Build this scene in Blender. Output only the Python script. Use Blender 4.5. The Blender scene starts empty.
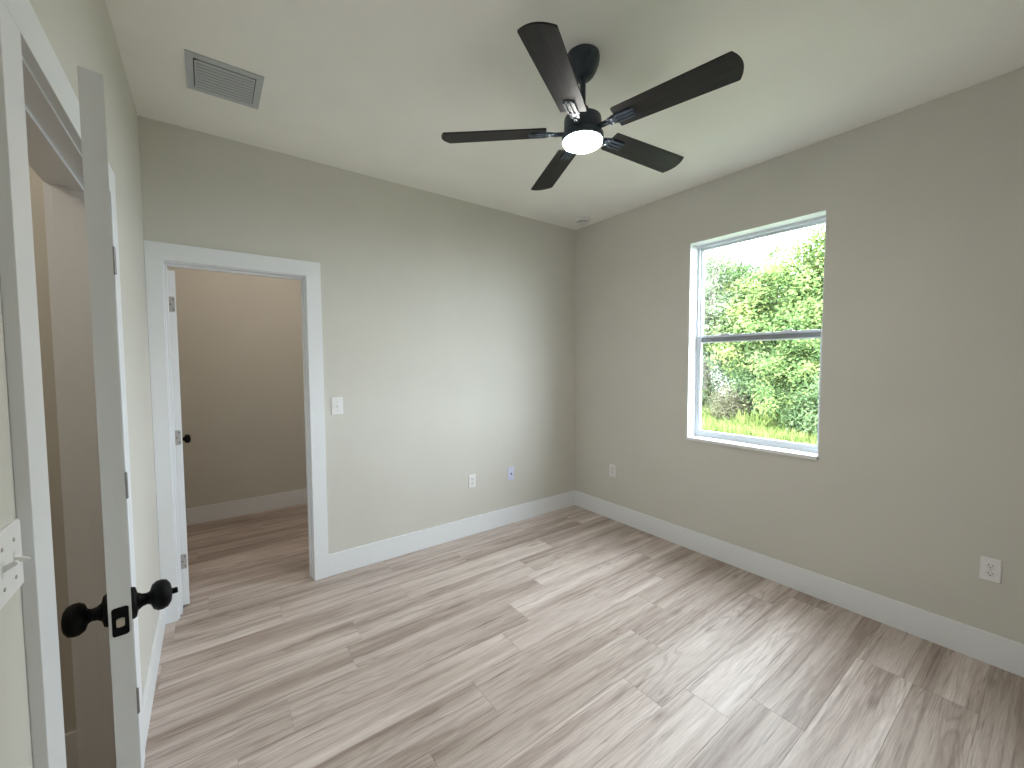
import bpy, bmesh, math, random
import numpy as np
from mathutils import Vector, Matrix
R = math.radians
PI = math.pi
C = bpy.context.scene.collection
SC = bpy.context.scene

# ------------------------------------------------------------------ camera
YAW, PITCH, ROLL = R(36.392), R(2.9545), R(-0.25)
fw = Vector((math.sin(YAW) * math.cos(PITCH), math.cos(YAW) * math.cos(PITCH), -math.sin(PITCH)))
rt = Vector((math.cos(YAW), -math.sin(YAW), 0))
up = rt.cross(fw)
r2 = rt * math.cos(ROLL) + up * math.sin(ROLL)
u2 = up * math.cos(ROLL) - rt * math.sin(ROLL)
cd = bpy.data.cameras.new('camera')
cd.sensor_width = 36.0
cd.lens = 412.15 * 36.0 / 1024.0
cd.clip_start = 0.02
cam = bpy.data.objects.new('camera', cd)
C.objects.link(cam)
M = Matrix.Identity(4)
for i in range(3):
    M[i][0], M[i][1], M[i][2] = r2[i], u2[i], -fw[i]
M[0][3], M[1][3], M[2][3] = 0.2598, -3.0509, 1.4947
cam.matrix_world = M
SC.camera = cam

# ------------------------------------------------------------------ light
W, H, YC = 3.322, 2.84, 1.775            # room width, ceiling height, closet back wall
SKY = 28.5
SUN = 1.0
HALL_FILL = 8.0
CLOSET_FILL = 11.0
LENS = 175.0
world = bpy.data.worlds.new('sky')
SC.world = world
world.use_nodes = True
bg = world.node_tree.nodes['Background']
bg.inputs[0].default_value = (0.80, 0.895, 1.0, 1)
bg.inputs[1].default_value = SKY
sd = bpy.data.lights.new('sun', 'SUN')
sd.energy = SUN
sd.angle = R(12)
sd.color = (1, 0.97, 0.9)
sun = bpy.data.objects.new('sun', sd)
C.objects.link(sun)
sun.rotation_euler = Vector((0.62, -0.12, -0.77)).to_track_quat('-Z', 'Y').to_euler()


def area(name, loc, direction, sx, sy, energy, color=(1, 1, 1), portal=False):
    a = bpy.data.lights.new(name, 'AREA')
    a.shape = 'RECTANGLE'
    a.size, a.size_y = sx, sy
    a.energy = energy
    a.color = color
    if portal:
        a.cycles.is_portal = True
    o = bpy.data.objects.new(name, a)
    o.location = loc
    o.rotation_euler = Vector(direction).to_track_quat('-Z', 'Y').to_euler()
    C.objects.link(o)
    return o


area('window_portal', (W + 0.16, -1.69, 1.66), (-1, 0, 0), 0.9, 1.54, 1, portal=True)
pl = bpy.data.lights.new('hall_fill', 'POINT')  # added fill that brightens the hall beyond the door; no known fixture
pl.energy = HALL_FILL
pl.color = (1, 0.90, 0.78)
pl.shadow_soft_size = 0.12
po = bpy.data.objects.new('hall_fill', pl)
po.location = (-0.8, -1.7, 2.45)
C.objects.link(po)

cl = bpy.data.lights.new('closet_fill', 'POINT')  # invented fill lifting the dim closet walls, not an actual lamp
cl.energy = CLOSET_FILL
cl.color = (1, 0.88, 0.78)
cl.shadow_soft_size = 0.12
co = bpy.data.objects.new('closet_fill', cl)
co.location = (0.75, 0.50, 2.70)
C.objects.link(co)

SC.view_settings.view_transform = 'Standard'
SC.view_settings.look = 'None'
SC.view_settings.exposure = 0.07
SC.view_settings.gamma = 1.0
SC.view_settings.use_curve_mapping = False
SC.cycles.use_denoising = True
SC.cycles.max_bounces = 14
SC.cycles.diffuse_bounces = 8
SC.cycles.transparent_max_bounces = 16
SC.cycles.sample_clamp_indirect = 6.0


# ------------------------------------------------------------------ materials
def mat(name, col, rough=0.5, metal=0.0, spec=0.5):
    m = bpy.data.materials.new(name)
    m.use_nodes = True
    b = m.node_tree.nodes['Principled BSDF']
    b.inputs['Base Color'].default_value = (*col, 1)
    b.inputs['Roughness'].default_value = rough
    b.inputs['Metallic'].default_value = metal
    b.inputs['Specular IOR Level'].default_value = spec
    return m


def nd(m, t, **kw):
    n = m.node_tree.nodes.new(t)
    for k, v in kw.items():
        setattr(n, k, v)
    return n


def lk(m, a, b):
    m.node_tree.links.new(a, b)


def math_node(m, op, a, b=None):
    n = nd(m, 'ShaderNodeMath', operation=op)
    for i, v in enumerate((a, b)):
        if v is None:
            continue
        if isinstance(v, (int, float)):
            n.inputs[i].default_value = v
        else:
            lk(m, v, n.inputs[i])
    return n.outputs[0]


def ramp(m, fac, stops):
    n = nd(m, 'ShaderNodeValToRGB')
    e = n.color_ramp.elements
    while len(e) < len(stops):
        e.new(0.5)
    for el, (p, c) in zip(e, stops):
        el.position = p
        el.color = (*c, 1)
    lk(m, fac, n.inputs[0])
    return n.outputs[0]


def mix(m, mode, fac, a, b):
    n = nd(m, 'ShaderNodeMix', data_type='RGBA', blend_type=mode)
    for sock, v in ((n.inputs[0], fac), (n.inputs[6], a), (n.inputs[7], b)):
        if isinstance(v, (int, float)):
            sock.default_value = v
        elif isinstance(v, tuple):
            sock.default_value = (*v, 1)
        else:
            lk(m, v, sock)
    return n.outputs[2]


def painted(name, col, rough, scale, bump, var=0.02):
    """rolled paint: faint mottling and an orange-peel bump"""
    m = mat(name, col, rough)
    b = m.node_tree.nodes['Principled BSDF']
    tc = nd(m, 'ShaderNodeTexCoord')
    n = nd(m, 'ShaderNodeTexNoise')
    n.inputs['Scale'].default_value = scale
    n.inputs['Detail'].default_value = 3
    lk(m, tc.outputs['Object'], n.inputs['Vector'])
    n2 = nd(m, 'ShaderNodeTexNoise')
    n2.inputs['Scale'].default_value = 2.3
    lk(m, tc.outputs['Object'], n2.inputs['Vector'])
    lo = tuple(c * (1 - var) for c in col)
    hi = tuple(min(1, c * (1 + var)) for c in col)
    lk(m, ramp(m, n2.outputs['Fac'], [(0.3, lo), (0.7, hi)]), b.inputs['Base Color'])
    bp = nd(m, 'ShaderNodeBump')
    bp.inputs['Strength'].default_value = bump
    bp.inputs['Distance'].default_value = 0.002
    lk(m, n.outputs['Fac'], bp.inputs['Height'])
    lk(m, bp.outputs['Normal'], b.inputs['Normal'])
    return m


WALL = painted('greige_wall_paint', (0.622, 0.606, 0.555), 0.65, 220, 0.12)
CEIL = painted('ceiling_paint', (0.895, 0.885, 0.84), 0.8, 120, 0.2)
TRIM = painted('white_trim_paint', (0.80, 0.815, 0.84), 0.38, 60, 0.03, 0.008)
DOORP = painted('white_door_paint', (0.80, 0.81, 0.82), 0.4, 60, 0.03, 0.008)
PLATE = mat('white_plastic', (0.82, 0.82, 0.82), 0.35)
JACKP = mat('blue_film_plastic', (0.66, 0.68, 0.86), 0.3)
RECEP = mat('receptacle_plastic', (0.76, 0.76, 0.75), 0.35)
SLOT = mat('dark_slot', (0.02, 0.02, 0.02), 0.6)
BLACK = mat('matte_black_metal', (0.004, 0.004, 0.0045), 0.5, 0.0, 0.12)
FANM = mat('black_fan_metal', (0.030, 0.043, 0.062), 0.42, 0.0)
BRONZE = mat('dark_nickel_hinge', (0.16, 0.155, 0.145), 0.4, 0.5)
NICKEL = mat('satin_nickel', (0.46, 0.44, 0.42), 0.45, 0.35)
VINYL = mat('white_window_vinyl', (0.66, 0.70, 0.75), 0.35)
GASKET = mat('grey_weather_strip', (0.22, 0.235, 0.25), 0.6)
STONE = painted('white_marble_sill', (0.82, 0.82, 0.82), 0.22, 9, 0.0, 0.03)
VENTM = mat('grey_white_vent_enamel', (0.50, 0.52, 0.54), 0.45)
DETM = mat('detector_plastic', (0.74, 0.74, 0.72), 0.45)
DUCT = mat('dark_duct', (0.07, 0.07, 0.07), 0.8)

LENSM = mat('lit_fan_lens', (0.9, 0.9, 0.9), 0.4)
_b = LENSM.node_tree.nodes['Principled BSDF']
_b.inputs['Emission Color'].default_value = (1, 0.97, 0.92, 1)
_b.inputs['Emission Strength'].default_value = LENS

# window glass: clear, with a weak mirror reflection
GLASS = bpy.data.materials.new('window_glass')
GLASS.use_nodes = True
_t = GLASS.node_tree
_t.nodes.remove(_t.nodes['Principled BSDF'])
_tr = nd(GLASS, 'ShaderNodeBsdfTransparent')
_tr.inputs[0].default_value = (0.96, 0.98, 0.97, 1)
_gl = nd(GLASS, 'ShaderNodeBsdfGlossy')
_gl.inputs['Roughness'].default_value = 0.02
_mx = nd(GLASS, 'ShaderNodeMixShader')
_fr = nd(GLASS, 'ShaderNodeLayerWeight')
_fr.inputs['Blend'].default_value = 0.5
_sch = math_node(GLASS, 'MULTIPLY_ADD', math_node(GLASS, 'POWER', _fr.outputs['Facing'], 5.0), 0.75)
_sch.node.inputs[2].default_value = 0.025
lk(GLASS, _sch, _mx.inputs[0])
lk(GLASS, _tr.outputs[0], _mx.inputs[1])
lk(GLASS, _gl.outputs[0], _mx.inputs[2])
lk(GLASS, _mx.outputs[0], _t.nodes['Material Output'].inputs[0])


def plank_material():
    m = mat('greyed_oak_vinyl_plank', (0.4, 0.35, 0.3), 0.5, 0, 0.42)
    b = m.node_tree.nodes['Principled BSDF']
    uv = nd(m, 'ShaderNodeUVMap', uv_map='grain')
    rn = nd(m, 'ShaderNodeUVMap', uv_map='each')
    rs = nd(m, 'ShaderNodeSeparateXYZ')
    lk(m, rn.outputs[0], rs.inputs[0])

    def noise(su, sv, detail, dist=0.0, rough=0.55):
        mp = nd(m, 'ShaderNodeMapping')
        mp.inputs['Scale'].default_value = (su, sv, 1)
        lk(m, uv.outputs[0], mp.inputs[0])
        n = nd(m, 'ShaderNodeTexNoise')
        n.inputs['Scale'].default_value = 1
        n.inputs['Detail'].default_value = detail
        n.inputs['Roughness'].default_value = rough
        n.inputs['Distortion'].default_value = dist
        lk(m, mp.outputs[0], n.inputs['Vector'])
        return n.outputs['Fac']
    broad = noise(0.55, 8, 4, 0.5)
    streak = noise(1.2, 36, 4, 0.5)
    fine = noise(9, 210, 3)
    ring = noise(0.6, 7.5, 2, 0.25)
    lines = math_node(m, 'SINE', math_node(m, 'MULTIPLY', ring, 120.0))
    lines = math_node(m, 'MULTIPLY', math_node(m, 'ADD', lines, 1.0), 0.5)
    base = ramp(m, broad, [(0.28, (0.330, 0.260, 0.224)), (0.42, (0.480, 0.399, 0.355)),
                           (0.56, (0.606, 0.525, 0.480)), (0.74, (0.705, 0.628, 0.586))])
    dark = ramp(m, streak, [(0.33, (0.58, 0.54, 0.51)), (0.47, (0.94, 0.93, 0.92)), (0.75, (1.06, 1.06, 1.06))])
    c = mix(m, 'MULTIPLY', 0.7, base, dark)
    fleck = ramp(m, noise(2.6, 62, 3, 0.3), [(0.30, (0.50, 0.46, 0.43)), (0.37, (0.86, 0.84, 0.83)), (0.43, (1, 1, 1))])
    c = mix(m, 'MULTIPLY', 0.8, c, fleck)
    f = ramp(m, fine, [(0.3, (0.76, 0.75, 0.74)), (0.65, (1.07, 1.07, 1.07))])
    c = mix(m, 'MULTIPLY', 0.8, c, f)
    mask = ramp(m, noise(0.9, 3.5, 1), [(0.47, (0, 0, 0)), (0.58, (0.52, 0.52, 0.52))])
    lc = ramp(m, lines, [(0.0, (0.66, 0.63, 0.60)), (0.45, (1, 1, 1))])
    c = mix(m, 'MULTIPLY', mask, c, lc)
    mp = nd(m, 'ShaderNodeMapping')
    mp.inputs['Scale'].default_value = (1.6, 4.6, 1)
    lk(m, uv.outputs[0], mp.inputs[0])
    vo = nd(m, 'ShaderNodeTexVoronoi')
    vo.inputs['Scale'].default_value = 1
    lk(m, mp.outputs[0], vo.inputs['Vector'])
    knot = ramp(m, vo.outputs['Distance'], [(0.0, (0.42, 0.38, 0.35)), (0.055, (0.72, 0.69, 0.66)), (0.12, (1, 1, 1))])
    c = mix(m, 'MULTIPLY', 0.7, c, knot)
    each = ramp(m, rs.outputs[0], [(0.0, (0.84, 0.82, 0.80)), (0.5, (0.97, 0.96, 0.96)), (1.0, (1.10, 1.10, 1.11))])
    c = mix(m, 'MULTIPLY', 1.0, c, each)
    lk(m, c, b.inputs['Base Color'])
    rr = nd(m, 'ShaderNodeMapRange')
    rr.inputs['To Min'].default_value = 0.47
    rr.inputs['To Max'].default_value = 0.60
    lk(m, streak, rr.inputs[0])
    lk(m, rr.outputs[0], b.inputs['Roughness'])
    bp = nd(m, 'ShaderNodeBump')
    bp.inputs['Strength'].default_value = 0.12
    bp.inputs['Distance'].default_value = 0.001
    lk(m, streak, bp.inputs['Height'])
    lk(m, bp.outputs['Normal'], b.inputs['Normal'])
    return m


PLANK = plank_material()


def wood_blade():
    m = mat('dark_espresso_wood', (0.03, 0.026, 0.025), 0.55, 0, 0.3)
    b = m.node_tree.nodes['Principled BSDF']
    tc = nd(m, 'ShaderNodeTexCoord')
    mp = nd(m, 'ShaderNodeMapping')
    mp.inputs['Scale'].default_value = (4, 70, 4)
    lk(m, tc.outputs['Object'], mp.inputs[0])
    n = nd(m, 'ShaderNodeTexNoise')
    n.inputs['Scale'].default_value = 1
    n.inputs['Detail'].default_value = 4
    lk(m, mp.outputs[0], n.inputs['Vector'])
    lk(m, ramp(m, n.outputs['Fac'], [(0.3, (0.008, 0.0075, 0.008)), (0.7, (0.023, 0.0205, 0.021))]), b.inputs['Base Color'])
    return m


BLADE = wood_blade()


def leaf_material(name, stops, trans=0.5):
    m = mat(name, stops[0][1], 0.85, 0, 0.03)
    b = m.node_tree.nodes['Principled BSDF']
    uv = nd(m, 'ShaderNodeUVMap', uv_map='each')
    s = nd(m, 'ShaderNodeSeparateXYZ')
    lk(m, uv.outputs[0], s.inputs[0])
    col = ramp(m, s.outputs[0], stops)
    lk(m, col, b.inputs['Base Color'])
    t = nd(m, 'ShaderNodeBsdfTranslucent')
    lk(m, col, t.inputs['Color'])
    mx = nd(m, 'ShaderNodeMixShader')
    mx.inputs[0].default_value = trans
    lk(m, b.outputs[0], mx.inputs[1])
    lk(m, t.outputs[0], mx.inputs[2])
    lk(m, mx.outputs[0], m.node_tree.nodes['Material Output'].inputs[0])
    return m


BARK = mat('grey_bark', (0.16, 0.13, 0.11), 0.9)
PALEBARK = mat('pale_bark', (0.34, 0.29, 0.25), 0.9)
SOIL = painted('lawn_soil', (0.075, 0.085, 0.045), 0.95, 14, 0.4, 0.3)


# ------------------------------------------------------------------ mesh helpers
def obj(name, bm, m, parent=None, smooth=False):
    me = bpy.data.meshes.new(name)
    bmesh.ops.recalc_face_normals(bm, faces=bm.faces)
    if smooth:
        for f in bm.faces:
            f.smooth = True
    bm.to_mesh(me)
    bm.free()
    if m:
        me.materials.append(m)
    o = bpy.data.objects.new(name, me)
    C.objects.link(o)
    if parent:
        o.parent = parent
    if smooth:
        me.set_sharp_from_angle(angle=R(38))
    return o


def tag(o, label, cat, group=None, kind=None):
    o['label'] = label
    o['category'] = cat
    if group:
        o['group'] = group
    if kind:
        o['kind'] = kind
    return o


def thing(name, label, cat, loc=(0, 0, 0), rotz=0, group=None, kind=None):
    o = bpy.data.objects.new(name, None)
    C.objects.link(o)
    o.empty_display_size = 0.05
    o.location = loc
    o.rotation_euler = (0, 0, rotz)
    return tag(o, label, cat, group, kind)


def box(bm, x0, x1, y0, y1, z0, z1, bev=0.0, seg=2):
    t = bmesh.new()
    bmesh.ops.create_cube(t, size=1)
    for v in t.verts:
        v.co = Vector(((x0 + x1) / 2 + v.co.x * (x1 - x0), (y0 + y1) / 2 + v.co.y * (y1 - y0), (z0 + z1) / 2 + v.co.z * (z1 - z0)))
    if bev:
        bmesh.ops.bevel(t, geom=t.edges[:], offset=bev, segments=seg, affect='EDGES', profile=0.6)
    merge(bm, t)
    return bm


def merge(bm, t, mtx=None):
    if mtx is not None:
        t.transform(mtx)
    me = bpy.data.meshes.new('tmp')
    t.to_mesh(me)
    t.free()
    bm.from_mesh(me)
    bpy.data.meshes.remove(me)


def lathe(bm, prof, seg=40, mtx=None):
    """profile of (radius, z); revolved about z; ends closed"""
    t = bmesh.new()
    rings = []
    for r, z in prof:
        if r < 1e-6:
            rings.append([t.verts.new((0, 0, z))])
        else:
            rings.append([t.verts.new((r * math.cos(2 * PI * i / seg), r * math.sin(2 * PI * i / seg), z)) for i in range(seg)])
    for a, b in zip(rings, rings[1:]):
        for i in range(seg):
            j = (i + 1) % seg
            if len(a) == 1 and len(b) == 1:
                continue
            if len(a) == 1:
                t.faces.new((a[0], b[i], b[j]))
            elif len(b) == 1:
                t.faces.new((a[i], a[j], b[0]))
            else:
                t.faces.new((a[i], a[j], b[j], b[i]))
    for rg in (rings[0], rings[-1]):
        if len(rg) > 2:
            t.faces.new(rg)
    merge(bm, t, mtx)
    return bm


def prism(bm, pts, z0, z1, mtx=None, bev=0.0):
    """polygon in xy extruded along z"""
    t = bmesh.new()
    a = [t.verts.new((x, y, z0)) for x, y in pts]
    b = [t.verts.new((x, y, z1)) for x, y in pts]
    t.faces.new(a[::-1])
    t.faces.new(b)
    for i in range(len(pts)):
        j = (i + 1) % len(pts)
        t.faces.new((a[i], a[j], b[j], b[i]))
    if bev:
        bmesh.ops.bevel(t, geom=t.edges[:], offset=bev, segments=2, affect='EDGES')
    merge(bm, t, mtx)
    return bm


def rrect(w, h, r, n=5):
    pts = []
    for cx, cy, a0 in ((w / 2 - r, h / 2 - r, 0), (-w / 2 + r, h / 2 - r, 90), (-w / 2 + r, -h / 2 + r, 180), (w / 2 - r, -h / 2 + r, 270)):
        for i in range(n + 1):
            a = R(a0 + 90 * i / n)
            pts.append((cx + r * math.cos(a), cy + r * math.sin(a)))
    return pts


def tube(bm, p, q, r0, r1, seg=8):
    p, q = Vector(p), Vector(q)
    d = q - p
    lathe(bm, [(r0, 0), (r1, d.length)], seg, Matrix.Translation(p) @ d.to_track_quat('Z', 'Y').to_matrix().to_4x4())
    return bm


def B():
    return bmesh.new()


# ------------------------------------------------------------------ structure
def struct(name, bm, m, label, cat):
    return tag(obj(name, bm, m), label, cat, kind='structure')


def make_floor():
    rnd = random.Random(11)
    pw, pl_, g = 0.2055, 1.22, 0.0009
    known = {0: 2.5, 1: 0.565, 2: 1.245, 3: 0.885, 4: 2.02, 5: 1.715, 6: 0.30, 7: 2.43, 8: 2.115, 9: 1.795, 10: 0.75, 11: 2.155, 12: 2.85, 13: 1.62}
    x0, x1, y0, y1 = -1.42, W + 0.03, -4.55, YC + 0.03
    bm = bmesh.new()
    l1 = bm.loops.layers.uv.new('grain')
    l2 = bm.loops.layers.uv.new('each')

    def quad(co, ru, rv, r1):
        f = bm.faces.new([bm.verts.new(c) for c in co])
        for lp in f.loops:
            lp[l1].uv = (lp.vert.co.x + ru, lp.vert.co.y + rv)
            lp[l2].uv = (r1, 0.5)
    k0, k1 = math.floor(-y1 / pw), math.ceil(-y0 / pw)
    for k in range(k0, k1):
        ya, yb = max(y0, -(k + 1) * pw), min(y1, -k * pw)
        if yb - ya < 0.01:
            continue
        off = known.get(k, rnd.random() * pl_)
        x = off - pl_ * math.ceil((off - x0) / pl_)
        while x < x1:
            a, b = max(x0, x), min(x1, x + pl_)
            if b - a > 0.005:
                ru, rv, r1 = rnd.random() * 90, rnd.random() * 90, rnd.random()
                i = [(a + g, ya + g, 0), (b - g, ya + g, 0), (b - g, yb - g, 0), (a + g, yb - g, 0)]
                o = [(a, ya, -0.0012), (b, ya, -0.0012), (b, yb, -0.0012), (a, yb, -0.0012)]
                quad(i, ru, rv, r1)
                for n in range(4):
                    n2 = (n + 1) % 4
                    quad([o[n], o[n2], i[n2], i[n]], ru, rv, r1 * 0.3)
            x += pl_
    # slab body below
    t = box(bmesh.new(), x0, x1, y0, y1, -0.12, -0.0012)
    merge(bm, t)
    me = bpy.data.meshes.new('floor')
    bm.to_mesh(me)
    bm.free()
    me.materials.append(PLANK)
    o = bpy.data.objects.new('floor', me)
    C.objects.link(o)
    tag(o, 'greyed oak plank floor running through the room and closet', 'floor', kind='structure')


make_floor()
struct('ceiling', box(B(), -1.42, W + 0.15, -4.55, YC + 0.14, H, H + 0.2), CEIL, 'flat off-white ceiling over the room', 'ceiling')

CLX0, CLX1, CLZ = 0.078, 0.798, 2.071       # clear opening of the closet doorway
ENY0, ENY1, ENZ = -1.940, -1.115, 2.066     # clear opening of the entry doorway
J = 0.018
b = B()
box(b, -0.37, CLX0 - J, 0, 0.12, 0, H)
box(b, CLX1 + J, W, 0, 0.12, 0, H)
box(b, CLX0 - J, CLX1 + J, 0, 0.12, CLZ + J, H)
struct('wall_back', b, WALL, 'greige back wall with the closet doorway', 'wall')
b = B()
box(b, -0.12, 0, -4.35, ENY0 - J, 0, H)
box(b, -0.12, 0, ENY1 + J, 0, 0, H)
box(b, -0.12, 0, ENY0 - J, ENY1 + J, ENZ + J, H)
struct('wall_left', b, WALL, 'greige left wall with the entry doorway', 'wall')
WY0, WY1, WZ0, WZ1 = -2.130, -1.250, 0.899, 2.417
b = B()
for ya, yb in ((-4.35, WY0), (WY1, YC + 0.12)):
    box(b, W, W + 0.15, ya, yb, 0, H)
box(b, W, W + 0.15, WY0, WY1, 0, WZ0 - 0.022)
box(b, W, W + 0.15, WY0, WY1, WZ1, H)
struct('wall_right', b, WALL, 'greige right wall with the window', 'wall')
struct('wall_front', box(B(), -0.12, W + 0.15, -4.55, -4.35, 0, H), WALL, 'greige wall behind the camera', 'wall')
struct('wall_closet_back', box(B(), -0.37, 2.0, YC, YC + 0.12, 0, H), WALL, 'greige back wall inside the closet', 'wall')
struct('wall_closet_left', box(B(), -0.37, -0.25, 0.12, YC, 0, H), WALL, 'greige wall inside the closet behind the open door', 'wall')
struct('wall_closet_right', box(B(), 1.9, 2.0, 0.12, YC, 0, H), WALL, 'greige side wall inside the closet', 'wall')
struct('wall_hall_end', box(B(), -1.3, -0.12, -0.93, -0.81, 0, H), WALL, 'shaded wall at the end of the hall behind the entry door', 'wall')
struct('wall_hall_side', box(B(), -1.42, -1.3, -3.0, -0.81, 0, H), WALL, 'far side wall of the hall', 'wall')
struct('wall_hall_near', box(B(), -1.3, -0.12, -3.0, -2.88, 0, H), WALL, 'near end wall of the hall', 'wall')


# baseboards
def base(name, x0, x1, y0, y1, label):
    return struct(name, box(B(), x0, x1, y0, y1, 0, 0.155, 0.003), TRIM, label, 'baseboard')


BT = 0.014
base('baseboard_back', 0.8945, W - BT, -BT, 0, 'white baseboard along the back wall')
base('baseboard_right', W - BT, W, -4.35, 0, 'white baseboard along the window wall')
base('baseboard_left', 0, BT, -1.0155, -0.0185, 'white baseboard on the left wall between the two doorways')
base('baseboard_closet', -0.25, 1.9, YC - BT, YC, 'white baseboard along the closet back wall')
base('baseboard_hall', -1.3, -0.14, -0.93 - BT, -0.93, 'white baseboard at the end of the hall')
base('baseboard_front', 0, W - BT, -4.35, -4.35 + BT, 'white baseboard behind the camera')


# casings and jambs: trim_1 closet doorway, trim_2 entry doorway
CT = 0.018
t1 = thing('trim_1', 'white flat casing around the closet doorway', 'door casing', (0, 0, 0), kind='structure')
b = B()
box(b, 0.001, 0.0725, -CT, 0, 0, 2.0765, 0.0015)
box(b, 0.8035, 0.894, -CT, 0, 0, 2.0765, 0.0015)
box(b, 0.001, 0.894, -CT, 0, 2.0765, 2.173, 0.0015)
obj('casing', b, TRIM, t1)
b = B()
box(b, CLX0 - J, CLX0, 0, 0.12, 0, CLZ + J, 0.001)
box(b, CLX1, CLX1 + J, 0, 0.12, 0, CLZ + J, 0.001)
box(b, CLX0, CLX1, 0, 0.12, CLZ, CLZ + J, 0.001)
obj('jamb', b, TRIM, t1)
b = B()
box(b, CLX0, CLX0 + 0.011, 0.048, 0.082, 0, CLZ, 0.001)
box(b, CLX1 - 0.011, CLX1, 0.048, 0.082, 0, CLZ, 0.001)
box(b, CLX0 + 0.011, CLX1 - 0.011, 0.048, 0.082, CLZ - 0.011, CLZ, 0.001)
obj('door_stop', b, TRIM, t1)

t2 = thing('trim_2', 'white flat casing around the entry doorway at the left edge', 'door casing', (0, 0, 0), kind='structure')
b = B()
box(b, 0, CT, -2.040, -1.946, 0, 2.072, 0.0015)
box(b, 0, CT, -1.110, -1.016, 0, 2.072, 0.0015)
box(b, 0, CT, -2.040, -1.016, 2.072, 2.166, 0.0015)
obj('casing', b, TRIM, t2)
b = B()
box(b, -0.12, 0, ENY0 - J, ENY0, 0, ENZ + J, 0.001)
box(b, -0.12, 0, ENY1, ENY1 + J, 0, ENZ + J, 0.001)
box(b, -0.12, 0, ENY0, ENY1, ENZ, ENZ + J, 0.001)
obj('jamb', b, TRIM, t2)
b = B()
box(b, -0.075, -0.043, ENY0, ENY0 + 0.011, 0, ENZ, 0.001)
box(b, -0.075, -0.043, ENY1 - 0.011, ENY1, 0, ENZ, 0.001)
box(b, -0.075, -0.043, ENY0 + 0.011, ENY1 - 0.011, ENZ - 0.011, ENZ, 0.001)
obj('door_stop', b, TRIM, t2)
b = B()
box(b, -0.138, -0.12, -2.040, -1.946, 0, 2.072, 0.0015)
box(b, -0.138, -0.12, -1.110, -1.016, 0, 2.072, 0.0015)
box(b, -0.138, -0.12, -2.040, -1.016, 2.072, 2.166, 0.0015)
obj('hall_casing', b, TRIM, t2)


# ------------------------------------------------------------------ doors
def door_slab(w, h, t):
    """slab in local x (0..w), y (-t..0), z (0..h) with two shallow recessed panels on each face"""
    bm = B()
    s, d = 0.11, 0.006
    box(bm, 0, w, -t + d, -d, 0, h)
    for ya, yb in ((-t, -t + d), (-d, 0)):
        box(bm, 0, s, ya, yb, 0, h)
        box(bm, w - s, w, ya, yb, 0, h)
        for za, zb in ((0, 0.2), (0.86, 1.0), (h - 0.12, h)):
            box(bm, s, w - s, ya, yb, za, zb)
    return bm


def knob(parent, mtx, button):
    """axis along local z, base at z = 0"""
    k = obj('knob', lathe(B(), [(0, 0.0), (0.0325, 0.0), (0.0330, 0.004), (0.0305, 0.008), (0.0185, 0.011), (0.0135, 0.018), (0.0120, 0.026),
                                (0.0150, 0.031), (0.0260, 0.035), (0.0315, 0.043), (0.0320, 0.051), (0.0290, 0.060), (0.020, 0.066), (0.010, 0.068), (0, 0.0685)], 40), BLACK, parent, True)
    k.matrix_local = mtx
    if button:
        obj('lock_button', lathe(B(), [(0, 0.067), (0.0065, 0.067), (0.0065, 0.077), (0.005, 0.0785), (0, 0.0785)], 20), BLACK, k, True)
    return k


def hinge(parent, z, leaf=True):
    bm = B()
    lathe(bm, [(0, z - 0.047), (0.0035, z - 0.047), (0.0062, z - 0.044), (0.0062, z + 0.044), (0.0035, z + 0.047), (0, z + 0.047)], 16)
    return bm


# entry door: pivot at the far jamb, opened about seven degrees into the room
PX, PY = 0.016, -1.118
d2 = thing('door_2', 'white entry door standing slightly ajar, seen edge-on', 'door', (PX, PY, 0), R(-90 + 7.35), kind='structure')
# local x runs toward the leading edge (-Y); local +y faces the room
DW, DT, DH = 0.818, 0.0345, 2.036
ds = door_slab(DW, DH, DT)
bmesh.ops.translate(ds, verts=ds.verts, vec=(0.002, -0.003, 0.012))
obj('door_slab', ds, DOORP, d2)
KZ = 0.978
knob(d2, Matrix.Translation((DW - 0.068, -0.003, KZ)) @ Matrix.Rotation(R(-90), 4, 'X'), True)
knob(d2, Matrix.Translation((DW - 0.068, -0.003 - DT, KZ)) @ Matrix.Rotation(R(90), 4, 'X'), False)
mx = Matrix.Translation((DW + 0.002, -0.003 - DT / 2, KZ)) @ Matrix.Rotation(R(90), 4, 'Y') @ Matrix.Rotation(R(90), 4, 'Z')
lp = B()
prism(lp, rrect(0.0255, 0.058, 0.005), 0, 0.0016, mx)
lpo = obj('latch_plate', lp, BLACK, d2)
lb = B()
prism(lb, rrect(0.0125, 0.0155, 0.003), 0.0016, 0.009, mx, 0.0008)
lo = obj('latch_bolt', lb, mat('brass_latch', (0.62, 0.56, 0.47), 0.35, 0.7), lpo)
lo['label'] = 'small bare metal latch bolt'
for z in (1.845, 1.075, 0.295):
    bm = hinge(d2, z)
    box(bm, -0.001, 0.0012, -0.036, -0.003, z - 0.044, z + 0.044)
    obj('hinge', bm, BRONZE, d2)

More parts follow.
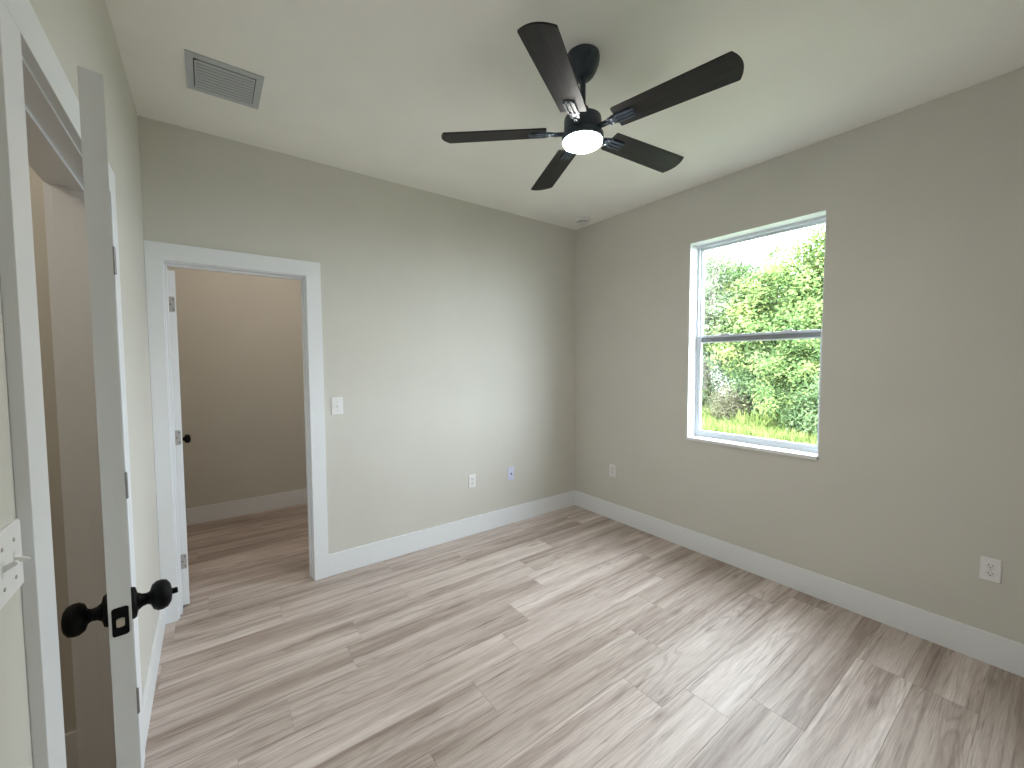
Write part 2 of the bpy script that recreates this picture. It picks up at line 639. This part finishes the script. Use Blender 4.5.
# closet door: pivot at the left jamb, swung ninety degrees into the closet
d1 = thing('door_1', 'white closet door swung open into the closet', 'door', (0.0795, 0.1275, 0), R(94.3), kind='structure')
CW = 0.713
ds = door_slab(CW, DH, DT)
bmesh.ops.translate(ds, verts=ds.verts, vec=(0.004, -0.007, 0.014))
obj('door_slab', ds, DOORP, d1)
for sgn, y0 in ((-90, -0.007), (90, -0.007 - DT)):
    knob(d1, Matrix.Translation((CW - 0.066, y0, 0.948)) @ Matrix.Rotation(R(sgn), 4, 'X'), False)
for z in (1.85, 1.052, 0.287):
    bm = hinge(d1, z)
    mxl = Matrix.Translation((0.0042, -0.0215, z)) @ Matrix.Rotation(R(90), 4, 'Y') @ Matrix.Rotation(R(90), 4, 'Z')
    prism(bm, rrect(0.027, 0.090, 0.006), -0.0012, 0.0, mxl @ Matrix.Translation((0, 0, -0.0005)))
    ho = obj('hinge', bm, NICKEL, d1)
    for sy, sz in ((-0.006, 0.03), (0.006, 0.0), (-0.006, -0.03)):
        sb = lathe(B(), [(0, 0), (0.0036, 0), (0.003, 0.0012), (0, 0.0012)], 12, Matrix.Translation((0.0025, -0.0215 + sy, z + sz)) @ Matrix.Rotation(R(-90), 4, 'Y'))
        obj('screw', sb, SLOT, ho)

# ------------------------------------------------------------------ window
def ring(bm, x0, x1, y0, y1, z0, z1, s, bot=None, top=None, bev=0.002):
    bot = s if bot is None else bot
    top = s if top is None else top
    box(bm, x0, x1, y0, y0 + s, z0, z1, bev)
    box(bm, x0, x1, y1 - s, y1, z0, z1, bev)
    box(bm, x0, x1, y0 + s, y1 - s, z0, z0 + bot, bev)
    box(bm, x0, x1, y0 + s, y1 - s, z1 - top, z1, bev)
    return bm


def make_window(name, label, wy0, wy1):
    w1 = thing(name, label, 'window', (0, 0, 0), kind='structure')
    FX = W + 0.105
    b = ring(B(), FX, FX + 0.050, wy0, wy1, WZ0, WZ1, 0.020, 0.022, 0.022)
    box(b, FX + 0.020, FX + 0.03, wy0 + 0.02, wy0 + 0.03, WZ0, WZ1)
    box(b, FX + 0.020, FX + 0.03, wy1 - 0.03, wy1 - 0.02, WZ0, WZ1)
    obj('window_frame', b, VINYL, w1)
    us = obj('upper_sash', ring(B(), FX + 0.030, FX + 0.049, wy0 + 0.02, wy1 - 0.02, 1.645, WZ1 - 0.02, 0.016, 0.034, 0.020), VINYL, w1)
    ls = obj('lower_sash', ring(B(), FX + 0.004, FX + 0.028, wy0 + 0.02, wy1 - 0.02, WZ0 + 0.018, 1.702, 0.022, 0.030, 0.014), VINYL, w1)
    obj('meeting_rail', box(B(), FX + 0.013, FX + 0.028, wy0 + 0.042, wy1 - 0.042, 1.645, 1.688, 0.002), VINYL, ls)
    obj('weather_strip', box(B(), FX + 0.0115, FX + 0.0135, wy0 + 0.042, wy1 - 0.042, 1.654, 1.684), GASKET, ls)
    for ya in (wy0 + 0.20, wy1 - 0.26):
        obj('sash_lock', box(B(), FX, FX + 0.009, ya, ya + 0.06, 1.702, 1.711, 0.002), VINYL, ls)
    obj('pane', box(B(), FX + 0.038, FX + 0.042, wy0 + 0.03, wy1 - 0.03, 1.67, WZ1 - 0.035), GLASS, us)
    obj('pane', box(B(), FX + 0.014, FX + 0.018, wy0 + 0.035, wy1 - 0.035, WZ0 + 0.04, 1.66), GLASS, ls)
    obj('window_sill', box(B(), W - 0.018, W + 0.14, wy0 + 0.001, wy1 - 0.001, WZ0 - 0.021, WZ0), STONE, w1)
    b = B()
    box(b, W, W + 0.105, wy0, wy0 + 0.003, WZ0, WZ1)
    box(b, W, W + 0.105, wy1 - 0.003, wy1, WZ0, WZ1)
    box(b, W, W + 0.105, wy0 + 0.003, wy1 - 0.003, WZ1 - 0.003, WZ1)
    obj('reveal', b, TRIM, w1)


make_window('window_1', 'white single-hung window in the right wall, green trees outside', WY0, WY1)

# ------------------------------------------------------------------ ceiling fan
FXC, FYC = 1.634, -1.723
fan = thing('ceiling_fan', 'black five-blade ceiling fan with a lit round lamp', 'ceiling fan', (FXC, FYC, 0))
obj('canopy', lathe(B(), [(0, H), (0.071, H), (0.073, H - 0.010), (0.0725, H - 0.022), (0.069, H - 0.040), (0.061, H - 0.062), (0.049, H - 0.083), (0.036, H - 0.096), (0.016, H - 0.099), (0, H - 0.099)], 48), FANM, fan, True)
obj('downrod', lathe(B(), [(0, H - 0.095), (0.0125, H - 0.095), (0.0125, 2.585), (0, 2.585)], 24), FANM, fan, True)
obj('motor_housing', lathe(B(), [(0, 2.622), (0.022, 2.622), (0.026, 2.615), (0.028, 2.594), (0.036, 2.588), (0.038, 2.580), (0.070, 2.578), (0.080, 2.572), (0.082, 2.562), (0.082, 2.508), (0.078, 2.500), (0, 2.500)], 56), FANM, fan, True)
obj('light_ring', lathe(B(), [(0, 2.503), (0.086, 2.503), (0.091, 2.499), (0.092, 2.484), (0.090, 2.475), (0.085, 2.473), (0.083, 2.478), (0, 2.478)], 56), FANM, fan, True)
obj('light_lens', lathe(B(), [(0, 2.483), (0.0848, 2.483), (0.0858, 2.470), (0.082, 2.463), (0.070, 2.459), (0.045, 2.456), (0, 2.455)], 56), LENSM, fan, True)


def blade_bm():
    """outline in local xy: x radial, y across"""
    pts = [(0.160, -0.053), (0.166, -0.056)]
    for i in range(1, 9):
        t = i / 8
        pts.append((0.166 + t * (0.606 - 0.166), -0.056 - 0.010 * t))
    for i in range(0, 15):
        q = -1 + 2 * i / 14
        pts.append((0.613 + 0.022 * (1 - q * q), 0.0655 * q))
    for i in range(8, 0, -1):
        t = i / 8
        pts.append((0.166 + t * (0.606 - 0.166), 0.056 + 0.010 * t))
    pts += [(0.166, 0.056), (0.160, 0.053)]
    return prism(B(), pts, -0.003, 0.003)


def bracket_bm():
    bm = B()
    prism(bm, [(0.080, -0.013), (0.118, -0.011), (0.150, -0.024), (0.236, -0.025), (0.241, -0.020), (0.241, 0.020), (0.236, 0.025), (0.150, 0.024), (0.118, 0.011), (0.080, 0.013)], -0.0065, -0.0031, bev=0.0006)
    for y in (-0.019, -0.0, 0.019):
        box(bm, 0.160, 0.236, y - 0.0045, y + 0.0045, -0.0115, -0.006, 0.0012)
    box(bm, 0.086, 0.132, -0.009, 0.009, -0.016, -0.003, 0.003)
    box(bm, 0.128, 0.164, -0.020, 0.020, -0.0125, -0.004, 0.003)
    return bm


b0 = bk0 = sc0 = None
for i in range(5):
    ang = R(-149.2 + 72 * i)
    mtx = Matrix.Translation((0, 0, 2.519)) @ Matrix.Rotation(ang, 4, 'Z') @ Matrix.Rotation(R(-11), 4, 'X')
    if b0 is None:
        b0 = obj('blade', blade_bm(), BLADE, fan)
        bk0 = obj('blade_bracket', bracket_bm(), FANM, b0)
        sc0 = [obj('bracket_screw', lathe(B(), [(0, -0.0155), (0.0035, -0.0145), (0.0042, -0.012), (0, -0.012)], 12, Matrix.Translation((0.146, y, 0))), NICKEL, b0) for y in (0.011, -0.011)]
        b0.matrix_local = mtx
    else:
        bb = b0.copy()
        C.objects.link(bb)
        bb.parent = fan
        bb.matrix_local = mtx
        for s in [bk0] + sc0:
            k = s.copy()
            C.objects.link(k)
            k.parent = bb

# ------------------------------------------------------------------ ceiling vent and smoke detector
v = thing('ceiling_vent', 'square grey-white louvred air vent in the ceiling', 'vent', (0.372, -0.600, H))
b = B()
for x0, x1, y0, y1 in ((-0.1475, -0.119, -0.150, 0.150), (0.119, 0.1475, -0.150, 0.150), (-0.119, 0.119, -0.150, -0.117), (-0.119, 0.119, 0.117, 0.150)):
    box(b, x0, x1, y0, y1, -0.006, 0, 0.001)
for x in (-0.133, 0.133):
    lathe(b, [(0, -0.0085), (0.004, -0.0078), (0.005, -0.006), (0, -0.006)], 12, Matrix.Translation((x, 0.0, 0)))
obj('vent_frame', b, VENTM, v)
b = B()
for k in range(9):
    t = bmesh.new()
    bmesh.ops.create_cube(t, size=1)
    bmesh.ops.scale(t, vec=(0.222, 0.0128, 0.0016), verts=t.verts)
    merge(b, t, Matrix.Translation((0, -0.0985 + k * 0.0246, -0.0065)) @ Matrix.Rotation(R(-20), 4, 'X'))
box(b, -0.115, -0.109, -0.113, 0.113, -0.010, -0.002)
box(b, 0.109, 0.115, -0.113, 0.113, -0.010, -0.002)
box(b, -0.115, 0.115, -0.113, -0.109, -0.010, -0.002)
box(b, -0.115, 0.115, 0.109, 0.113, -0.010, -0.002)
obj('louvres', b, VENTM, v)
obj('duct_opening', box(B(), -0.119, 0.119, -0.117, 0.117, -0.0012, 0.0), DUCT, v)

s = thing('smoke_detector', 'small round smoke detector on the ceiling by the corner', 'smoke detector', (3.138, -0.278, H))
obj('detector_base', lathe(B(), [(0, 0), (0.068, 0), (0.070, -0.006), (0.069, -0.022), (0.062, -0.028), (0.046, -0.030), (0, -0.030)], 48), DETM, s, True)
obj('sensor_vent', lathe(B(), [(0, -0.0295), (0.041, -0.0295), (0.041, -0.037), (0, -0.037)], 40), SLOT, s, True)
obj('sensor_cap', lathe(B(), [(0, -0.036), (0.043, -0.036), (0.044, -0.042), (0.038, -0.047), (0, -0.049)], 40), DETM, s, True)


# ------------------------------------------------------------------ wall plates
def plate_bm(w, h):
    bm = B()
    t = bmesh.new()
    a = [t.verts.new((x, 0, z)) for x, z in rrect(w, h, 0.004, 3)]
    c = [t.verts.new((x, -0.0035, z)) for x, z in rrect(w, h, 0.004, 3)]
    d = [t.verts.new((x, -0.006, z)) for x, z in rrect(w - 0.006, h - 0.006, 0.003, 3)]
    n = len(a)
    for p, q in ((a, c), (c, d)):
        for i in range(n):
            j = (i + 1) % n
            t.faces.new((p[i], p[j], q[j], q[i]))
    t.faces.new(a)
    t.faces.new(d)
    merge(bm, t)
    return bm


def ymat(x, z, y=-0.006):
    return Matrix.Translation((x, y, z)) @ Matrix.Rotation(R(90), 4, 'X')


def outlet(label, loc, rz, group='white electrical outlets low on the walls'):
    o = thing('electrical_outlet', label, 'outlet', loc, rz, group)
    obj('cover_plate', plate_bm(0.070, 0.114), PLATE, o)
    for z in (0.0195, -0.0195):
        pts = []
        for i in range(24):
            a = 2 * PI * i / 24
            pts.append((0.0172 * math.cos(a), max(-0.0142, min(0.0142, 0.0172 * math.sin(a)))))
        f = obj('receptacle', prism(B(), pts, 0, 0.0025, ymat(0, z)), RECEP, o)
        bm = B()
        prism(bm, rrect(0.0024, 0.0085, 0.0005, 1), 0.0022, 0.0028, ymat(-0.0063, z + 0.004))
        prism(bm, rrect(0.0024, 0.0070, 0.0005, 1), 0.0022, 0.0028, ymat(0.0063, z + 0.004))
        prism(bm, [(0.0026 * math.cos(2 * PI * i / 12), 0.0026 * math.sin(2 * PI * i / 12)) for i in range(12)], 0.0022, 0.0028, ymat(0, z - 0.0068))
        obj('slots', bm, SLOT, f)
    obj('screw', lathe(B(), [(0, 0), (0.0033, 0), (0.0028, 0.0012), (0, 0.0015)], 12, ymat(0, 0)), NICKEL, o)
    return o


outlet('white outlet left of the jack plate on the back wall', (2.072, 0, 0.470), 0)
outlet('small white outlet low on the window wall close to the far corner', (W, -0.502, 0.468), R(-90))
outlet('white duplex outlet low on the window wall, largest and nearest at the right edge', (W, -2.854, 0.469), R(-90))

jk = thing('jack_plate', 'pale blue-white wall plate with a dark centre jack on the back wall', 'wall plate', (2.490, 0, 0.467))
obj('cover_plate', plate_bm(0.070, 0.122), JACKP, jk)
obj('jack', lathe(B(), [(0, 0), (0.0085, 0), (0.0085, 0.004), (0.0055, 0.0045), (0.0055, 0.009), (0, 0.009)], 20, ymat(0, 0)), mat('blue_jack', (0.12, 0.12, 0.35), 0.4), jk)
for z in (0.042, -0.042):
    obj('screw', lathe(B(), [(0, 0), (0.0033, 0), (0.0028, 0.0012), (0, 0.0015)], 12, ymat(0, z)), NICKEL, jk)


def switch(name, label, loc, rz, w, h, gangs, tilts):
    o = thing(name, label, 'light switch', loc, rz, None)
    obj('cover_plate', plate_bm(w, h), PLATE, o)
    for g, tl in zip(gangs, tilts):
        t = bmesh.new()
        bmesh.ops.create_cube(t, size=1)
        bmesh.ops.scale(t, vec=(0.0085, 0.019, 0.0085), verts=t.verts)
        bmesh.ops.translate(t, vec=(0, -0.0085, 0), verts=t.verts)
        for vv in t.verts:
            if vv.co.y < -0.01:
                vv.co.x *= 0.75
                vv.co.z *= 0.7
        bmesh.ops.bevel(t, geom=t.edges[:], offset=0.001, segments=2, affect='EDGES')
        tb = B()
        merge(tb, t, Matrix.Translation((g, -0.005, 0)) @ Matrix.Rotation(R(tl), 4, 'X'))
        tg = obj('toggle', tb, PLATE, o)
        obj('toggle_slot', prism(B(), rrect(0.0105, 0.024, 0.001, 1), 0, 0.0005, ymat(g, 0)), RECEP, tg)
        for z in (0.030, -0.030):
            obj('screw', lathe(B(), [(0, 0), (0.0033, 0), (0.0028, 0.0012), (0, 0.0015)], 12, ymat(g, z)), NICKEL, o)
    return o


switch('light_switch', 'white single toggle switch beside the closet doorway', (0.981, 0, 1.196), 0, 0.076, 0.122, (0,), (-28,))
switch('light_switch', 'white double toggle switch plate beside the entry door at left edge', (0, -2.103, 1.192), R(90), 0.116, 0.110, (-0.023, 0.023), (-28, 20))


# ------------------------------------------------------------------ outdoors
GZ = -0.30
b = B()
box(b, W + 0.2, 40, -25, 35, GZ - 0.2, GZ)
tag(obj('ground', b, SOIL), 'green yard ground outside the window', 'ground', kind='structure')


def cards(name, pos, nrm, tang, L, Wd, rnd, m, parent=None, fold=0.25):
    """one mesh of small folded leaves: 4 verts and 2 triangles-pairs each"""
    n = len(pos)
    bt = np.cross(nrm, tang)
    bt /= np.linalg.norm(bt, axis=1)[:, None] + 1e-9
    V = np.empty((n, 4, 3), np.float32)
    L = L[:, None]
    Wd = Wd[:, None]
    V[:, 0] = pos
    V[:, 1] = pos + tang * L * 0.45 + bt * Wd * 0.5 + nrm * Wd * fold
    V[:, 2] = pos + tang * L
    V[:, 3] = pos + tang * L * 0.45 - bt * Wd * 0.5 + nrm * Wd * fold
    me = bpy.data.meshes.new(name)
    me.vertices.add(n * 4)
    me.vertices.foreach_set('co', V.reshape(-1))
    idx = np.arange(n * 4, dtype=np.int32).reshape(n, 4)
    tri = np.stack([idx[:, [0, 1, 2]], idx[:, [0, 2, 3]]], 1).reshape(-1)
    me.loops.add(n * 6)
    me.loops.foreach_set('vertex_index', tri)
    me.polygons.add(n * 2)
    me.polygons.foreach_set('loop_start', np.arange(0, n * 6, 3, dtype=np.int32))
    me.update(calc_edges=True)
    uv = me.uv_layers.new(name='each')
    u = np.repeat(rnd, 6)
    uv.data.foreach_set('uv', np.stack([u, np.full_like(u, 0.5)], 1).astype(np.float32).reshape(-1))
    me.materials.append(m)
    o = bpy.data.objects.new(name, me)
    C.objects.link(o)
    if parent:
        o.parent = parent
    return o


def unit(a):
    return a / (np.linalg.norm(a, axis=1)[:, None] + 1e-9)


def crown(rng, z0, z1, rad, n, clusters, csize, leaf, flat=0.8):
    """leaf positions gathered in sprays over a lumpy crown"""
    d = unit(rng.normal(size=(clusters, 3)))
    lump = 1 + 0.22 * np.sin(d[:, 0] * 5 + rng.random() * 6) * np.cos(d[:, 1] * 4 + rng.random() * 6) + 0.12 * rng.normal(size=clusters)
    rr = (0.35 + 0.65 * rng.random(clusters) ** 0.45) * lump
    zc, hz = (z0 + z1) / 2, (z1 - z0) / 2
    cc = np.stack([d[:, 0] * rr * rad, d[:, 1] * rr * rad, zc + d[:, 2] * rr * hz], 1)
    cc[:, 2] = np.maximum(cc[:, 2], 0.1)
    k = rng.integers(0, clusters, n)
    off = rng.normal(size=(n, 3)) * csize * 0.55
    off[:, 2] *= flat
    p = cc[k] + off
    p[:, 2] = np.maximum(p[:, 2], 0.03)
    out = unit(np.stack([p[:, 0], p[:, 1], (p[:, 2] - zc) * 0.8], 1))
    nr = unit(out * 0.6 + np.array([0, 0, 0.7]) + rng.normal(size=(n, 3)) * 0.45)
    tg = unit(np.cross(nr, unit(rng.normal(size=(n, 3)))))
    L = leaf * (0.7 + 0.6 * rng.random(n))
    each = np.clip(0.5 + 0.20 * rng.normal(size=clusters)[k] + 0.16 * rng.normal(size=n), 0, 1)
    return p, nr, tg, L, L * 0.55, each, cc


def tree(name, label, cat, loc, z0, z1, rad, n, clusters, csize, leaf, lm, bark, seed, trunk_r, group=None, branches=14):
    rng = np.random.default_rng(seed)
    root = thing(name, label, cat, (loc[0], loc[1], GZ), 0, group)
    p, nr, tg, L, Wd, each, cc = crown(rng, z0, z1, rad, n, clusters, csize, leaf)
    fo = cards('foliage', p, nr, tg, L, Wd, each, lm, root)
    bm = B()
    if trunk_r:
        fork = max(0.4, z0 + 0.25 * (z1 - z0))
        tube(bm, (0, 0, 0), (0.05, 0.04, fork), trunk_r, trunk_r * 0.7, 10)
        for i in rng.choice(len(cc), min(branches, len(cc)), replace=False):
            mid = Vector((0.05, 0.04, fork)).lerp(Vector(cc[i]), 0.5) + Vector((0, 0, 0.12))
            tube(bm, (0.05, 0.04, fork - 0.1), mid, trunk_r * 0.5, trunk_r * 0.3, 7)
            tube(bm, mid, cc[i], trunk_r * 0.3, trunk_r * 0.1, 6)
        obj('trunk', bm, bark, root)
    else:
        for i in rng.choice(len(cc), min(branches, len(cc)), replace=False):
            tube(bm, (rng.normal() * 0.1, rng.normal() * 0.1, 0), cc[i], 0.014, 0.005, 6)
        obj('stem', bm, bark, root)
    return root


BRIGHT = leaf_material('bright_leaf', [(0.0, (0.064, 0.118, 0.046)), (0.45, (0.131, 0.202, 0.071)), (1.0, (0.318, 0.348, 0.125))])
GREY = leaf_material('grey_green_leaf', [(0.0, (0.089, 0.125, 0.080)), (0.5, (0.178, 0.219, 0.134)), (1.0, (0.318, 0.334, 0.209))])
DEEP = leaf_material('deep_green_leaf', [(0.0, (0.059, 0.101, 0.046)), (0.5, (0.127, 0.186, 0.084)), (1.0, (0.233, 0.280, 0.134))])
DRY = leaf_material('dry_brush_leaf', [(0.0, (0.085, 0.080, 0.050)), (0.5, (0.150, 0.145, 0.085)), (1.0, (0.26, 0.225, 0.15))])
LAWN = leaf_material('lawn_blade', [(0.0, (0.106, 0.162, 0.046)), (0.5, (0.191, 0.247, 0.071)), (1.0, (0.339, 0.354, 0.125))])

tree('grey_green_tree', 'sparse grey-green tree with dark forked trunk at left of the window view', 'tree', (13.2, 3.95), 1.0, 5.55, 1.75, 36000, 230, 0.38, 0.085, GREY, BARK, 3, 0.085, branches=34)
tree('broadleaf_tree', 'bright yellow-green broad tree filling the middle of the window view', 'tree', (13.4, 1.95), 0.9, 4.95, 1.7, 40000, 260, 0.34, 0.098, BRIGHT, BARK, 5, 0.10)
tree('broadleaf_tree', 'taller bright green tree at the right of the window view', 'tree', (13.2, 0.15), 0.9, 5.5, 1.7, 40000, 260, 0.34, 0.098, BRIGHT, BARK, 8, 0.10)
tree('broadleaf_tree', 'deep green tree behind and left of the bright one', 'tree', (16.2, 3.1), 0.6, 4.7, 1.9, 24000, 180, 0.45, 0.11, DEEP, BARK, 9, 0.11)
tree('broadleaf_tree', 'grey-green tree in the distance behind the sparse forked one', 'tree', (17.4, 6.1), 2.3, 6.0, 1.7, 22000, 180, 0.45, 0.11, GREY, BARK, 14, 0.11)
tree('deep_green_shrub', 'deep green shrub under the middle tree outside the window', 'shrub', (12.6, 1.8), 0.2, 2.5, 0.95, 16000, 110, 0.27, 0.075, DEEP, BARK, 21, 0)
tree('bright_shrub', 'bright rounded shrub low at the right of the window view', 'shrub', (11.7, 0.75), 0.1, 2.3, 0.85, 15000, 100, 0.25, 0.08, BRIGHT, BARK, 22, 0)
tree('deep_green_shrub', 'blue-green low shrub at the lower right corner of the window view', 'shrub', (11.2, -0.05), 0.1, 1.5, 0.8, 12000, 80, 0.24, 0.07, DEEP, BARK, 23, 0)
tree('dry_shrub', 'brownish dry twiggy shrub with a pale stem low left in the window view', 'shrub', (12.2, 2.6), 0.1, 1.15, 0.55, 6500, 80, 0.26, 0.065, DRY, PALEBARK, 24, 0.04, branches=30)
tree('bright_shrub', 'small leafy green shrub at the far left of the window view', 'shrub', (13.4, 4.35), 0.1, 1.15, 0.6, 8000, 60, 0.24, 0.075, BRIGHT, BARK, 25, 0)


def lawn():
    rng = np.random.default_rng(77)
    n = 42000
    x = 7.0 + rng.random(n) * 6.5
    y = -2.5 + rng.random(n) * 8.0
    tall = 0.12 + 0.22 * rng.random(n) * (x > 10.2) + (x > 11.0) * (0.35 * np.clip(np.sin(x * 3.1 + y * 2.3) + np.sin(y * 4.7), 0, 1.2)) * rng.random(n)
    p = np.stack([x, y, np.full(n, GZ - 0.01)], 1)
    tg = unit(np.stack([rng.normal(size=n) * 0.35, rng.normal(size=n) * 0.35, np.ones(n)], 1))
    nr = unit(np.cross(tg, unit(rng.normal(size=(n, 3)))))
    each = np.clip(0.5 + 0.25 * rng.normal(size=n), 0, 1)
    o = cards('grass', p, nr, tg, tall, np.full(n, 0.035), each, LAWN, None, 0.1)
    tag(o, 'bright yellow-green grass growing below the trees outside', 'grass', kind='stuff')


lawn()

# pale house glimpsed between the trunks, far left of the view
h = thing('house', 'pale house with a tan roof glimpsed far left through the window', 'house', (20.6, 8.3, GZ), R(-30))
b = B()
box(b, -2.6, 2.6, -2.2, 2.2, 0, 2.5)
obj('house_wall', b, painted('pale_stucco', (0.62, 0.60, 0.58), 0.8, 12, 0.1), h)
b = B()
t = bmesh.new()
vs = [t.verts.new(c) for c in ((-2.9, -2.6, 2.45), (2.9, -2.6, 2.45), (2.9, 2.6, 2.45), (-2.9, 2.6, 2.45), (-2.9, 0, 3.3), (2.9, 0, 3.3))]
for f in ((0, 1, 5, 4), (2, 3, 4, 5), (0, 4, 3), (1, 2, 5), (3, 2, 1, 0)):
    t.faces.new([vs[i] for i in f])
merge(b, t)
obj('roof', b, painted('tan_shingle', (0.36, 0.29, 0.22), 0.9, 20, 0.3, 0.15), h)
b = B()
ring(b, -2.66, -2.6, -0.5, 0.5, 0.9, 2.0, 0.06)
wf = obj('house_window', b, VINYL, h)
obj('window_pane', box(B(), -2.63, -2.61, -0.45, 0.45, 0.95, 1.95), mat('dark_pane', (0.03, 0.04, 0.05), 0.1), wf)
